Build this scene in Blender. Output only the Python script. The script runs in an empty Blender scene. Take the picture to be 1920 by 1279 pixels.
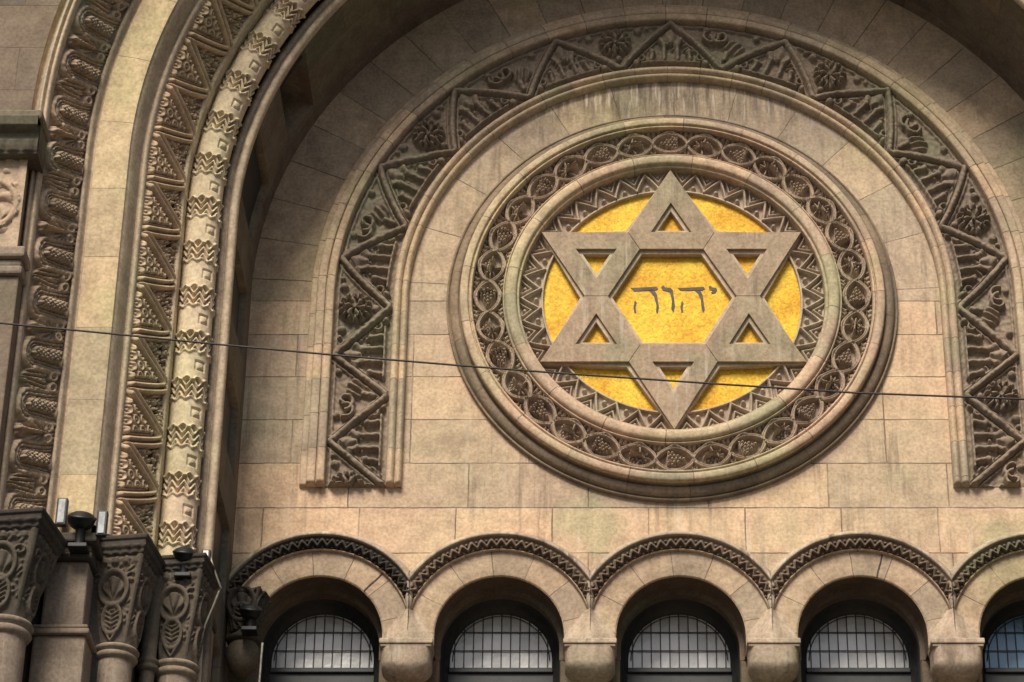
import bpy, bmesh, math, random
import numpy as np
from mathutils import Vector

random.seed(4); rng = np.random.default_rng(4)
S = bpy.context.scene
COL = S.collection
R_ = math.radians

# ------------------------------------------------------------------ camera
cam = bpy.data.cameras.new("camera"); camo = bpy.data.objects.new("camera", cam); COL.objects.link(camo)
cam.sensor_width = 36.0; cam.lens = 5361 / 1920 * 36; cam.shift_x = -(1119 - 960) / 1920
cam.clip_start = 0.1; cam.clip_end = 2000
camo.location = (-0.606, -19.688, -12.036); camo.rotation_euler = (R_(90 + 30.53), 0, 0)
S.camera = camo

# ------------------------------------------------------------------ sky, sun, exposure (overcast)
SUN_EL, SUN_AZ = R_(47), R_(-15)          # azimuth from straight in front of the facade, minus = from the left
w = bpy.data.worlds.new("World"); S.world = w; w.use_nodes = True
nt = w.node_tree; bg = nt.nodes["Background"]
sky = nt.nodes.new("ShaderNodeTexSky"); sky.sky_type = 'NISHITA'; sky.sun_disc = False
sky.sun_elevation = SUN_EL; sky.sun_rotation = R_(180) - SUN_AZ
sky.dust_density = 2.5; sky.air_density = 1.0; sky.ozone_density = 0.6
nt.links.new(sky.outputs[0], bg.inputs[0]); bg.inputs[1].default_value = 0.05
sl = bpy.data.lights.new("sun", 'SUN'); slo = bpy.data.objects.new("sun", sl); COL.objects.link(slo)
sl.energy = 2.6; sl.angle = R_(24); sl.color = (1.0, 0.93, 0.82)
slo.rotation_euler = Vector((math.sin(SUN_AZ) * math.cos(SUN_EL), -math.cos(SUN_AZ) * math.cos(SUN_EL), math.sin(SUN_EL))).to_track_quat('Z', 'Y').to_euler()
slo.location = (-10, -30, 30)
S.view_settings.view_transform = 'Standard'; S.view_settings.look = 'None'
S.view_settings.exposure = .95; S.view_settings.gamma = 1.0

# ------------------------------------------------------------------ materials
class NT:
    def __init__(s, name):
        s.m = bpy.data.materials.new(name); s.m.use_nodes = True
        s.t = s.m.node_tree; s.b = s.t.nodes["Principled BSDF"]
    def n(s, kind, **kw):
        x = s.t.nodes.new("ShaderNode" + kind)
        for k, v in kw.items(): setattr(x, k, v)
        return x
    def put(s, inp, v):
        if isinstance(v, bpy.types.NodeSocket): s.t.links.new(v, inp)
        elif v is not None: inp.default_value = v
    def noise(s, vec, scale, detail=4, rough=.55):
        x = s.n("TexNoise"); s.put(x.inputs['Vector'], vec); x.inputs['Scale'].default_value = scale
        x.inputs['Detail'].default_value = detail; x.inputs['Roughness'].default_value = rough; return x.outputs[0]
    def ramp(s, f, lo, hi, a=0., b=1.):
        x = s.n("MapRange"); x.clamp = True; x.interpolation_type = 'SMOOTHSTEP'; s.put(x.inputs[0], f)
        for i, v in ((1, lo), (2, hi), (3, a), (4, b)): x.inputs[i].default_value = v
        return x.outputs[0]
    def math(s, op, a, b=None):
        x = s.n("Math", operation=op); s.put(x.inputs[0], a)
        if b is not None: s.put(x.inputs[1], b)
        return x.outputs[0]
    def mix(s, f, a, b, mode='MIX'):
        x = s.n("Mix", data_type='RGBA', blend_type=mode)
        s.put(x.inputs[0], f)
        for i, v in ((6, a), (7, b)):
            if isinstance(v, tuple): v = (*v[:3], 1)
            s.put(x.inputs[i], v)
        return x.outputs[2]
    def scale(s, vec, sc, loc=(0, 0, 0)):
        x = s.n("Mapping"); s.put(x.inputs[0], vec); x.inputs['Scale'].default_value = sc; x.inputs['Location'].default_value = loc
        return x.outputs[0]

def stone(name, c1, c2, c3, brick=None, streak=0.0, dirt=0.25, bump=0.5, rough=.9, dirtcol=(.07, .055, .04), speck=.5, zone=None):
    """weathered limestone; brick=(width, height, u0, v0, joint) draws ashlar joints from the UVs"""
    k = NT(name); pos = k.n("NewGeometry").outputs['Position']
    a = k.noise(pos, .75, 3); b = k.noise(k.scale(pos, (1, 1, 1), (7, 3, 5)), 1.1, 3)
    col = k.mix(k.ramp(a, .42, .58), c1, c2); col = k.mix(k.ramp(b, .5, .66), col, c3)
    fine = k.noise(pos, 38, 5, .65)
    mid = k.noise(k.scale(pos, (1, 1, 1), (2, 9, 1)), 7, 5, .62)
    col = k.mix(1.0, col, k.mix(k.ramp(mid, .3, .7), (.84, .83, .82), (1.10, 1.10, 1.09)), 'MULTIPLY')
    col = k.mix(speck, col, k.mix(k.ramp(fine, .32, .66), (.56, .52, .48), (1.14, 1.14, 1.14)), 'MULTIPLY')
    d = k.ramp(k.noise(k.scale(pos, (1, 1, 1), (4, 4, 9)), 2.3, 7, .68), .5, .72)
    col = k.mix(k.math('MULTIPLY', d, dirt), col, dirtcol)
    if streak:
        sp = k.scale(pos, (13, 13, .9)); st = k.noise(sp, 1.0, 5, .6)
        msk = k.ramp(k.noise(k.scale(pos, (1, 1, 1), (1, 2, 3)), 1.6, 3), .38, .62)
        col = k.mix(k.math('MULTIPLY', k.math('MULTIPLY', k.ramp(st, .5, .68), msk), streak), col, (.11, .085, .065))
        st2 = k.noise(k.scale(pos, (17, 17, 1.2), (5, 0, 2)), 1.0, 4, .6)
        col = k.mix(k.math('MULTIPLY', k.math('MULTIPLY', k.ramp(st2, .54, .68), msk), streak * .8), col, (.56, .49, .40))
    if zone:
        sx = k.n("SeparateXYZ"); k.put(sx.inputs[0], pos)
        zm = k.math('MULTIPLY', k.ramp(sx.outputs[2], zone[0], zone[1]), k.ramp(k.noise(k.scale(pos, (16, 16, 1.6), (3, 0, 8)), 1.0, 5, .65), .40, .62))
        col = k.mix(k.math('MULTIPLY', zm, .75), col, (.13, .10, .078))
        zw = k.math('MULTIPLY', k.ramp(sx.outputs[2], zone[0], zone[1]), k.ramp(k.noise(k.scale(pos, (20, 20, 2.2), (9, 0, 3)), 1.0, 5, .65), .53, .64))
        col = k.mix(k.math('MULTIPLY', zw, .8), col, (.66, .57, .46))
    h = k.math('ADD', k.math('MULTIPLY', fine, .35), k.math('MULTIPLY', mid, .65))
    if brick:
        bw, bh, u0, v0, js = brick
        uv = k.n("UVMap").outputs[0]
        wob = k.noise(pos, 9, 2); x = k.n("VectorMath", operation='MULTIPLY_ADD')
        k.put(x.inputs[0], wob); x.inputs[1].default_value = (.012, .012, 0); k.put(x.inputs[2], k.scale(uv, (1, 1, 1), (u0, v0, 0)))
        t = k.n("TexBrick"); t.offset = .5; t.squash_frequency = 3; t.squash = .8
        k.put(t.inputs['Vector'], x.outputs[0]); t.inputs['Scale'].default_value = 1
        t.inputs['Color1'].default_value = (1.15, 1.09, 1.0, 1); t.inputs['Color2'].default_value = (.76, .79, .80, 1); t.inputs['Mortar'].default_value = (.93, .93, .93, 1)
        t.inputs['Mortar Size'].default_value = js; t.inputs['Mortar Smooth'].default_value = .6
        t.inputs['Bias'].default_value = 0; t.inputs['Brick Width'].default_value = bw; t.inputs['Row Height'].default_value = bh
        col = k.mix(.9, col, t.outputs[0], 'MULTIPLY')
        jn = k.ramp(k.noise(pos, 3.1, 3), .3, .62, .25, .9)
        jf = k.math('MULTIPLY', t.outputs['Fac'], jn)
        col = k.mix(jf, col, (.13, .085, .055))
        h = k.math('SUBTRACT', h, k.math('MULTIPLY', t.outputs['Fac'], 1.2))
    bp = k.n("Bump"); bp.inputs['Strength'].default_value = bump; bp.inputs['Distance'].default_value = .012
    k.put(bp.inputs['Height'], h); k.put(k.b.inputs['Normal'], bp.outputs[0])
    k.put(k.b.inputs['Base Color'], col); k.b.inputs['Roughness'].default_value = rough
    k.b.inputs['Specular IOR Level'].default_value = .2
    return k.m

def plain(name, c, rough=.5, metal=0., var=.25, vs=20, spec=.5, bump=.1):
    k = NT(name); pos = k.n("NewGeometry").outputs['Position']; n = k.noise(pos, vs, 4)
    col = k.mix(k.ramp(n, .35, .65), tuple(x * (1 - var) for x in c), tuple(min(1, x * (1 + var)) for x in c))
    k.put(k.b.inputs['Base Color'], col); k.b.inputs['Roughness'].default_value = rough; k.b.inputs['Metallic'].default_value = metal
    k.b.inputs['Specular IOR Level'].default_value = spec
    bp = k.n("Bump"); bp.inputs['Strength'].default_value = bump; bp.inputs['Distance'].default_value = .004
    k.put(bp.inputs['Height'], n); k.put(k.b.inputs['Normal'], bp.outputs[0])
    return k.m

CREAM, PINK, OLIVE = (.55, .42, .29), (.565, .41, .29), (.45, .385, .25)
BROWN1, BROWN2, BROWN3 = (.30, .225, .16), (.25, .19, .14), (.26, .225, .15)
M = {}
M['ashlar'] = stone("ashlar_stone", CREAM, PINK, OLIVE, brick=(.93, .389, .2, .361 + .389 * 8, .0065), streak=.5, dirt=.3)
M['vous_in'] = stone("voussoir_stone", (.50, .40, .29), (.46, .36, .27), OLIVE, brick=(.62, 3., .1, .5, .0045), streak=.5, dirt=.3, zone=(1.5, 2.0))
M['vous_out'] = stone("outer_voussoir_stone", (.42, .33, .24), (.38, .29, .21), (.36, .31, .2), brick=(.46, 3., .0, .5, .006), streak=.2, dirt=.4)
M['trim'] = stone("trim_stone", (.50, .40, .28), (.50, .38, .28), (.44, .38, .25), brick=(.39, 3., .0, .5, .004), streak=.2, dirt=.35)
M['rim'] = stone("rim_stone", (.50, .41, .28), (.52, .38, .28), (.44, .39, .25), brick=(.62, 3., .0, .5, .004), streak=.3, dirt=.3)
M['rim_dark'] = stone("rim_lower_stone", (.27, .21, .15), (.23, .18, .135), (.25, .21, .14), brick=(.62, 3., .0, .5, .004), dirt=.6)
M['vine'] = stone("vine_stone", (.37, .28, .205), (.34, .255, .19), (.35, .285, .20), dirt=.3)
M['zig'] = stone("zigzag_stone", (.42, .325, .24), (.39, .30, .225), (.44, .365, .27), dirt=.25)
M['star'] = stone("star_stone", (.36, .275, .19), (.37, .27, .185), (.33, .275, .18), streak=.5, dirt=.2)
M['starback'] = stone("star_moulding_stone", (.50, .39, .28), (.48, .37, .27), (.46, .39, .27), dirt=.3)
M['frieze'] = stone("frieze_stone", (.265, .205, .15), (.235, .185, .14), (.235, .215, .145), dirt=.4)
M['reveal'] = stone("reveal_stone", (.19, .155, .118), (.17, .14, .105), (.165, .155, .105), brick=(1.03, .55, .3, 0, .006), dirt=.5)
M['order'] = stone("plain_order_stone", (.55, .44, .285), (.53, .41, .275), (.49, .42, .255), brick=(.75, 3., .0, .5, .0025), dirt=.12)
M['mould'] = stone("order_moulding_stone", (.48, .38, .27), (.46, .36, .26), (.45, .38, .25), dirt=.2)
M['guil'] = stone("interlace_stone", (.54, .40, .27), (.50, .37, .25), (.50, .41, .26), dirt=.25)
M['roll'] = stone("roll_stone", (.60, .49, .33), (.58, .45, .32), (.55, .47, .30), dirt=.12)
M['leaf'] = stone("leaf_stone", (.43, .32, .225), (.38, .29, .20), (.34, .30, .20), dirt=.35)
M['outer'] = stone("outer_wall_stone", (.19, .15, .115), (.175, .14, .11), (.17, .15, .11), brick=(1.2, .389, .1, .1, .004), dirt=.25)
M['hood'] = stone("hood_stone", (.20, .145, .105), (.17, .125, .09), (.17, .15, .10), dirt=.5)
M['label'] = stone("label_stone", (.42, .34, .25), (.38, .30, .23), (.38, .33, .23), streak=.9, dirt=.3)
M['varch'] = stone("window_arch_stone", (.44, .345, .25), (.42, .32, .235), (.41, .35, .225), brick=(.36, 3., .12, .5, .004), dirt=.25)
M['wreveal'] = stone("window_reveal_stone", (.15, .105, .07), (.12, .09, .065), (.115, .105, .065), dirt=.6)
M['corbel'] = stone("corbel_stone", (.45, .355, .26), (.44, .335, .25), (.42, .36, .25), streak=.6, dirt=.25)
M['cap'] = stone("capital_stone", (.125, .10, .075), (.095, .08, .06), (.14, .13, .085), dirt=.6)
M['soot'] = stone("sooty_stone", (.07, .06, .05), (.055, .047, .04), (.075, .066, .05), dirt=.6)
M['shaft'] = stone("shaft_stone", (.26, .205, .155), (.245, .19, .145), (.24, .205, .15), dirt=.25, streak=.3)
M['black'] = plain("black_metal", (.012, .012, .012), .45, .3)
M['iron'] = plain("dark_frame_paint", (.018, .018, .017), .5)
M['lead'] = plain("lead_came", (.02, .02, .02), .5)
M['grey'] = plain("grey_lens", (.32, .33, .33), .25)
M['white'] = plain("white_lens", (.75, .74, .68), .3)
M['wire'] = plain("wire_rubber", (.035, .026, .02), .7)
M['conduit'] = plain("conduit_paint", (.26, .24, .19), .6)
M['letter'] = plain("letter_enamel", (.07, .055, .04), .7)
M['pave'] = plain("paving", (.075, .072, .07), .9, vs=1)

def gold():
    k = NT("gold_mosaic"); pos = k.n("NewGeometry").outputs['Position']
    big = k.noise(pos, 2.2, 4, .6); v = k.n("TexVoronoi"); k.put(v.inputs['Vector'], pos); v.inputs['Scale'].default_value = 62
    sep = k.n("SeparateColor"); k.put(sep.inputs[0], v.outputs['Color'])
    col = k.mix(k.ramp(big, .36, .62), (.57, .30, .009), (.68, .45, .032))
    col = k.mix(.8, col, k.mix(sep.outputs[0], (.66, .60, .5), (1.22, 1.2, 1.2)), 'MULTIPLY')
    col = k.mix(k.math('MULTIPLY', k.ramp(k.noise(pos, 28, 5, .7), .57, .72), .7), col, (.34, .15, .015))
    k.put(k.b.inputs['Base Color'], col); k.b.inputs['Metallic'].default_value = .1; k.b.inputs['Roughness'].default_value = .55; k.b.inputs['Specular IOR Level'].default_value = .25
    bp = k.n("Bump"); bp.inputs['Strength'].default_value = .5; bp.inputs['Distance'].default_value = .006
    k.put(bp.inputs['Height'], sep.outputs[1]); k.put(k.b.inputs['Normal'], bp.outputs[0])
    return k.m
M['gold'] = gold()

def glass(name, tint):
    k = NT(name); pos = k.n("NewGeometry").outputs['Position']
    v = k.n("TexBrick"); k.put(v.inputs['Vector'], k.n("UVMap").outputs[0]); v.offset = 0
    for i, c in (('Color1', .75), ('Color2', 1.15), ('Mortar', .9)): v.inputs[i].default_value = (c, c, c, 1)
    v.inputs['Scale'].default_value = 1; v.inputs['Brick Width'].default_value = .0715; v.inputs['Row Height'].default_value = .155; v.inputs['Mortar Size'].default_value = 0
    k.put(k.b.inputs['Base Color'], k.mix(1., tuple(tint), v.outputs[0], 'MULTIPLY'))
    k.b.inputs['Metallic'].default_value = .25; k.b.inputs['Roughness'].default_value = .3; k.b.inputs['Specular IOR Level'].default_value = .7
    bp = k.n("Bump"); bp.inputs['Strength'].default_value = .25; bp.inputs['Distance'].default_value = .01
    k.put(bp.inputs['Height'], k.noise(pos, 14, 2)); k.put(k.b.inputs['Normal'], bp.outputs[0])
    return k.m
M['glass'] = glass("leaded_glass", (.50, .49, .465)); M['glassblue'] = glass("blue_leaded_glass", (.14, .24, .33))

# ------------------------------------------------------------------ object helpers
def thing(name, label, cat, loc=(0, 0, 0), group=None):
    o = bpy.data.objects.new(name, None); COL.objects.link(o); o.location = loc; o.empty_display_size = .1
    tag(o, label, cat, group); return o
def tag(o, label, cat, group=None):
    o['label'] = label; o['category'] = cat; o['kind'] = 'thing'
    if group: o['group'] = group
    return o
def wloc(o):
    l = Vector((0, 0, 0))
    while o is not None: l = l + o.location; o = o.parent
    return l
def finish(o, parent, mat, smooth, label=None):
    if mat: o.data.materials.append(mat)
    if parent is not None: o.parent = parent
    if smooth: o.data.shade_smooth()
    if label: o['label'] = label
    COL.objects.link(o); return o
def grid_obj(name, P, mat, parent=None, uv=None, closed=False, smooth=True, flip=False):
    """P: (n, m, 3) world points -> one grid mesh"""
    n, m = P.shape[:2]; base = np.array(wloc(parent)) if parent is not None else 0
    v = (P.reshape(-1, 3) - base).astype(np.float32)
    I = np.arange(n if closed else n - 1); J = np.arange(m - 1)
    a = (I[:, None] * m + J[None, :]); b = (((I + 1) % n)[:, None] * m + J[None, :])
    q = np.stack([a, a + 1, b + 1, b] if flip else [a, b, b + 1, a + 1], -1).reshape(-1, 4)
    me = bpy.data.meshes.new(name); me.vertices.add(len(v)); me.vertices.foreach_set("co", v.ravel())
    me.loops.add(q.size); me.loops.foreach_set("vertex_index", q.ravel().astype(np.int32))
    me.polygons.add(len(q)); me.polygons.foreach_set("loop_start", np.arange(0, q.size, 4, dtype=np.int32))
    if uv is not None:
        U = uv.reshape(-1, 2); L = U[q.ravel()].astype(np.float32).copy()
        if closed:   # last strip: avoid wrap
            per = uv[-1, 0, 0] + (uv[1, 0, 0] - uv[0, 0, 0]); k = (n - 1) * (m - 1) * 4
            t = L[k:]; t[t[:, 0] < per * .5, 0] += per
        l = me.uv_layers.new(name="UVMap"); l.data.foreach_set("uv", L.ravel())
    me.update(calc_edges=True); me.validate()
    return finish(bpy.data.objects.new(name, me), parent, mat, smooth)
def mesh_obj(name, verts, faces, mat, parent=None, smooth=False, bevel=0, uv=None, label=None):
    base = wloc(parent) if parent is not None else Vector((0, 0, 0))
    me = bpy.data.meshes.new(name); me.from_pydata([tuple(Vector(v) - base) for v in verts], [], faces)
    if uv:
        l = me.uv_layers.new(name="UVMap")
        for lp in me.loops: l.data[lp.index].uv = uv(Vector(verts[lp.vertex_index]))
    me.update()
    bm = bmesh.new(); bm.from_mesh(me); bmesh.ops.recalc_face_normals(bm, faces=bm.faces); bm.to_mesh(me); bm.free()
    o = finish(bpy.data.objects.new(name, me), parent, mat, smooth, label)
    if bevel:
        b = o.modifiers.new("bevel", 'BEVEL'); b.width = bevel; b.segments = 2; b.limit_method = 'ANGLE'; b.angle_limit = R_(30)
    return o
class MB:
    def __init__(s): s.v = []; s.f = []
    def add(s, v, f):
        k = len(s.v); s.v += [tuple(x) for x in v]; s.f += [tuple(i + k for i in q) for q in f]; return s
    def box(s, x0, x1, y0, y1, z0, z1):
        v = [(x, y, z) for x in (x0, x1) for y in (y0, y1) for z in (z0, z1)]
        return s.add(v, [(0, 1, 3, 2), (4, 6, 7, 5), (0, 4, 5, 1), (2, 3, 7, 6), (0, 2, 6, 4), (1, 5, 7, 3)])
    def prism(s, poly, y0, y1):
        """poly: (x, z) outline, extruded in y"""
        n = len(poly)
        v = [(x, y0, z) for x, z in poly] + [(x, y1, z) for x, z in poly]
        return s.add(v, [tuple(range(n)), tuple(range(2 * n - 1, n - 1, -1))] + [(i, (i + 1) % n, n + (i + 1) % n, n + i) for i in range(n)])
    def lathe(s, prof, c, axis=(0, 0, 1), n=32, a0=0, a1=2 * math.pi):
        ax = Vector(axis).normalized(); q = ax.to_track_quat('Z', 'Y'); c = Vector(c); full = abs(a1 - a0 - 2 * math.pi) < 1e-6
        k = n if full else n + 1; v = []
        for i in range(k):
            t = a0 + (a1 - a0) * i / n
            for r, z in prof: v.append(c + q @ Vector((r * math.cos(t), r * math.sin(t), z)))
        m = len(prof); f = []
        for i in range(n):
            j = (i + 1) % k
            for p in range(m - 1): f.append((i * m + p, j * m + p, j * m + p + 1, i * m + p + 1))
        return s.add(v, f)
    def tube(s, pts, r, n=8):
        pts = [Vector(p) for p in pts]; v = []
        for i, p in enumerate(pts):
            t = (pts[min(i + 1, len(pts) - 1)] - pts[max(i - 1, 0)]).normalized(); q = t.to_track_quat('Z', 'Y')
            for k in range(n):
                a = 2 * math.pi * k / n; v.append(p + q @ Vector((r * math.cos(a), r * math.sin(a), 0)))
        f = [(i * n + k, i * n + (k + 1) % n, (i + 1) * n + (k + 1) % n, (i + 1) * n + k) for i in range(len(pts) - 1) for k in range(n)]
        f += [tuple(range(n)), tuple(range((len(pts) - 1) * n, len(pts) * n))]
        return s.add(v, f)
    def obj(s, name, mat, parent=None, smooth=False, bevel=0, label=None): return mesh_obj(name, s.v, s.f, mat, parent, smooth, bevel, label=label)

# ------------------------------------------------------------------ swept mouldings and carved reliefs
class Arch:
    """round arch on two straight jambs; s runs up the left jamb (s<0), over the arch, down the right jamb"""
    def __init__(s, cx, cz, rmid, zbot): s.cx, s.cz, s.r, s.ls = cx, cz, rmid, cz - zbot; s.s0 = -s.ls; s.s1 = math.pi * rmid + s.ls; s.closed = False
    def at(s, S_, r, d):
        E_ = math.pi * s.r; th = np.clip(S_, 0, E_) / s.r
        return np.stack([s.cx - r * np.cos(th), -d, s.cz + r * np.sin(th) + np.minimum(S_, 0) - np.maximum(S_ - E_, 0)], -1)
class Ring:
    def __init__(s, cx, cz, rmid): s.cx, s.cz, s.r = cx, cz, rmid; s.s0 = 0; s.s1 = 2 * math.pi * rmid; s.closed = True
    def at(s, S_, r, d):
        th = S_ / s.r
        return np.stack([s.cx - r * np.cos(th), -d, s.cz + r * np.sin(th)], -1)
def ssteps(path, ds, fine_to=None, coarse=.05):
    if path.closed: return np.linspace(path.s0, path.s1, int((path.s1 - path.s0) / ds) + 1)[:-1]
    if fine_to is None or fine_to >= path.s1: return np.linspace(path.s0, path.s1, int((path.s1 - path.s0) / ds) + 2)
    return np.concatenate([np.arange(path.s0, fine_to, ds), np.linspace(fine_to, path.s1, int((path.s1 - fine_to) / coarse) + 2)])
def resample(prof, dv):
    prof = np.array(prof, float); L = np.concatenate([[0], np.cumsum(np.hypot(*np.diff(prof, axis=0).T))])
    if dv is None: return prof, L
    t = np.concatenate([np.linspace(L[i], L[i + 1], max(1, int(np.ceil((L[i + 1] - L[i]) / dv))) + 1)[:-1] for i in range(len(L) - 1)] + [[L[-1]]])
    return np.stack([np.interp(t, L, prof[:, 0]), np.interp(t, L, prof[:, 1])], -1), t
def sweep(name, path, prof, mat, parent, h=None, ds=.04, dv=None, fine_to=None, coarse=.05, xclip=None, smooth=True, gain=1.0, sink=0.0, foot=0.0):
    p, v = resample(prof, dv); s = ssteps(path, ds, fine_to, coarse)
    Sg, Vg = np.meshgrid(s, v, indexing='ij'); r = np.broadcast_to(p[:, 0], Sg.shape).copy(); d = np.broadcast_to(p[:, 1], Sg.shape).copy()
    if h is not None:
        t = np.gradient(p, axis=0); t /= np.maximum(np.hypot(t[:, 0], t[:, 1])[:, None], 1e-9)
        n = np.stack([-t[:, 1], t[:, 0]], -1)
        flip = 1 if n[:, 1].mean() >= 0 else -1
        H = h(Sg, Vg) * gain
        kk = np.arange(path.s0 - 1, path.s1 + 1, .16); H = H * np.interp(Sg, kk, .84 + .3 * rng.random(len(kk)))     # hand-cut unevenness
        if sink:
            H = H - sink * np.clip(Vg / .02, 0, 1) * np.clip((v[-1] - Vg) / .02, 0, 1)
        H = H * flip; r = r + H * n[:, 0]; d = d + H * n[:, 1]
    if foot: d = d * np.clip(np.minimum(Sg - path.s0, path.s1 - Sg) / foot, 0, 1) - .002 * (np.minimum(Sg - path.s0, path.s1 - Sg) < foot * .5)
    P = path.at(Sg, r, d)
    if xclip: P[..., 0] = np.clip(P[..., 0], *xclip)
    return grid_obj(name, P, mat, parent, np.stack([Sg, Vg], -1), path.closed, smooth)
def roundprof(pts, n=5):
    """Catmull-Rom through a coarse profile"""
    pts = np.array(pts, float); out = []
    for i in range(len(pts) - 1):
        p0, p1, p2, p3 = pts[max(i - 1, 0)], pts[i], pts[i + 1], pts[min(i + 2, len(pts) - 1)]
        for t in np.linspace(0, 1, n, endpoint=False):
            out.append(.5 * (2 * p1 + (p2 - p0) * t + (2 * p0 - 5 * p1 + 4 * p2 - p3) * t * t + (3 * p1 - p0 - 3 * p2 + p3) * t ** 3))
    return out + [pts[-1]]
def ridge(d, w_): return np.clip(1 - (d / w_) ** 2, 0, 1) ** .36
def soft(d, w_): return np.clip(.5 - d / w_, 0, 1)
def seg(x, y, a, b):
    ax, ay = a; bx, by = b; dx, dy = bx - ax, by - ay
    t = np.clip(((x - ax) * dx + (y - ay) * dy) / (dx * dx + dy * dy), 0, 1)
    return np.hypot(x - ax - t * dx, y - ay - t * dy)
def dots(x, y, p, r):
    j = np.round(y / (p * .87)); xx = x - p * .5 * (j % 2); i = np.round(xx / p)
    return ridge(np.hypot(xx - i * p, y - j * p * .87), r)
def cell(s, p): k = np.floor(s / p + .5); return s - k * p, k.astype(int)
def lumps(x, y, f):
    return (np.sin(x * f + 1.7 * np.sin(y * f * .7)) * np.sin(y * f * 1.1 + 1.3 * np.sin(x * f * .8 + 2)))

# ------------------------------------------------------------------ ground
gm = MB(); gm.add([(-300, -300, -13.6), (300, -300, -13.6), (300, 60, -13.6), (-300, 60, -13.6)], [(0, 1, 2, 3)])
g = gm.obj("pavement", M['pave']); g['kind'] = 'structure'

# ------------------------------------------------------------------ recessed wall
XA, ZA, RA = .075, .022, 3.47
WX = [-1.3425 - 1.371, -1.3425, .0285, 1.3995, 2.7705]; WZ, WR = -3.0, .49; HS = .6855
wall = thing("recessed_wall", "pale ashlar stone wall behind the star medallion and above the windows", "wall", (0, 0, -3.1))
ZW = -3.1
xs = sorted(set([XA - 3.6, XA + 3.6] + [round(x, 4) for x in np.linspace(-3.5, 3.6, 60)] + [c + WR * math.cos(t) for c in WX for t in np.linspace(0, math.pi, 33)]))
vv, ff = [], []
def ztop(x): return ZA + math.sqrt(max(0.01, 3.62 ** 2 - (x - XA) ** 2))
def zlow(x):
    for c in WX:
        if abs(x - c) < WR - 1e-6: return WZ + math.sqrt(WR ** 2 - (x - c) ** 2)
    return ZW
for i in range(len(xs) - 1):
    xa, xb = xs[i], xs[i + 1]; xm = (xa + xb) / 2
    ins = any(abs(xm - c) < WR for c in WX)
    za, zb = (zlow(xa) if zlow(xa) > ZW or not ins else WZ), (zlow(xb) if zlow(xb) > ZW or not ins else WZ)
    if not ins: za = zb = ZW
    k = len(vv); vv += [(xa, 0, za), (xb, 0, zb), (xb, 0, ztop(xb)), (xa, 0, ztop(xa))]; ff.append((k, k + 1, k + 2, k + 3))
mesh_obj("ashlar_field", vv, ff, M['ashlar'], wall, uv=lambda v: (v.x, v.z))
HC = (.02, -.03)
sweep("voussoir_ring", Arch(HC[0], HC[1], 1.97, HC[1] - .02), [(1.74, .004), (2.19, .004)], M['vous_in'], wall, ds=.05)
sweep("outer_voussoir_ring", Arch(HC[0], HC[1], 3.2, HC[1] - .02), [(2.88, .004), (3.62, .004)], M['vous_out'], wall, ds=.05)

# ------------------------------------------------------------------ star medallion
MZ = -.062
med = thing("star_medallion", "round carved stone medallion with a six-pointed star on gold mosaic", "medallion", (0, 0, MZ))
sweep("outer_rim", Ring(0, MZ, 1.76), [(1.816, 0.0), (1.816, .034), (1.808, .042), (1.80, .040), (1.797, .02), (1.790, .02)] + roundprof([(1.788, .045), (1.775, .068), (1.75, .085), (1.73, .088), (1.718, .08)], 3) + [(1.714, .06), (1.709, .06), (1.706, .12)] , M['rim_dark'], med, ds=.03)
sweep("rim_fillet", Ring(0, MZ, 1.66), roundprof([(1.706, .118), (1.70, .15), (1.675, .162), (1.645, .162), (1.638, .15), (1.632, .135), (1.622, .15), (1.612, .15), (1.604, .125), (1.602, .02)], 3), M['rim'], med, ds=.03)
NV = 32; RV = 1.482; pv = 2 * math.pi * RV / NV
def h_vine(s, v):
    u, k = cell(s, pv); y = v - .119
    c = np.clip(np.cos(np.pi * u / pv), 0, 1) ** .62; vc = .098 * c
    sl = np.abs(np.gradient(vc, axis=0) / np.maximum(np.gradient(s, axis=0), 1e-6)); sl = np.minimum(sl, 4)
    dd = np.minimum(np.abs(y - vc), np.abs(y + vc)) / np.sqrt(1 + sl ** 2)
    over = np.where((k % 2 == 0) == (y > 0), 1.0, .86); H = .046 * over * ridge(dd, .0195) - .009 * ridge(dd, .006)
    e = (k % 2 == 0)
    rr = np.hypot(u, y)
    tri = (np.abs(y) < .073 - .5 * (-(u) + .05)) & (u > -.085) & (u < .06)
    gr = .042 * dots(u + .01, y, .03, .0165) * tri + .018 * ridge(seg(u, y, (.05, -.05), (.06, .03)), .014)
    ph = np.arctan2(y, u + .03); lf = .036 * (np.hypot(u + .01, y) < .056 + .024 * np.cos(5 * ph)) * (.55 + .45 * np.cos(10 * ph)) + .03 * ridge(seg(u, y, (-.09, .0), (.05, .0)), .008)
    bb = .03 * dots(u - .03, y + .03, .03, .015) * (rr < .066) * (y < -.01)
    H = np.maximum(H, np.where(e, gr, np.maximum(lf, bb)))
    a = np.abs(np.abs(u) - pv / 2)
    cn = .024 * ridge(np.hypot(a - .02, np.abs(y) - .1), .022) + .024 * ridge(np.hypot(a - .062, np.abs(y) - .108), .013) + .02 * ridge(np.abs(np.hypot(a - .01, np.abs(y) - .07) - .012), .006)
    return np.maximum(H, cn * (dd > .016))
sweep("vine_border", Ring(0, MZ, RV), [(1.601, .068), (1.363, .068)], M['vine'], med, h_vine, gain=1.9, sink=.035, ds=.0055, dv=.0055)
sweep("inner_rim", Ring(0, MZ, 1.3), roundprof([(1.364, .02), (1.362, .11), (1.352, .125), (1.345, .11), (1.338, .135), (1.315, .152), (1.275, .152), (1.255, .14), (1.248, .118), (1.24, .115), (1.228, .105), (1.222, .005)], 3), M['rim'], med, ds=.025)
NZ = 36; RZ = 1.135; pz = 2 * math.pi * RZ / NZ
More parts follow.
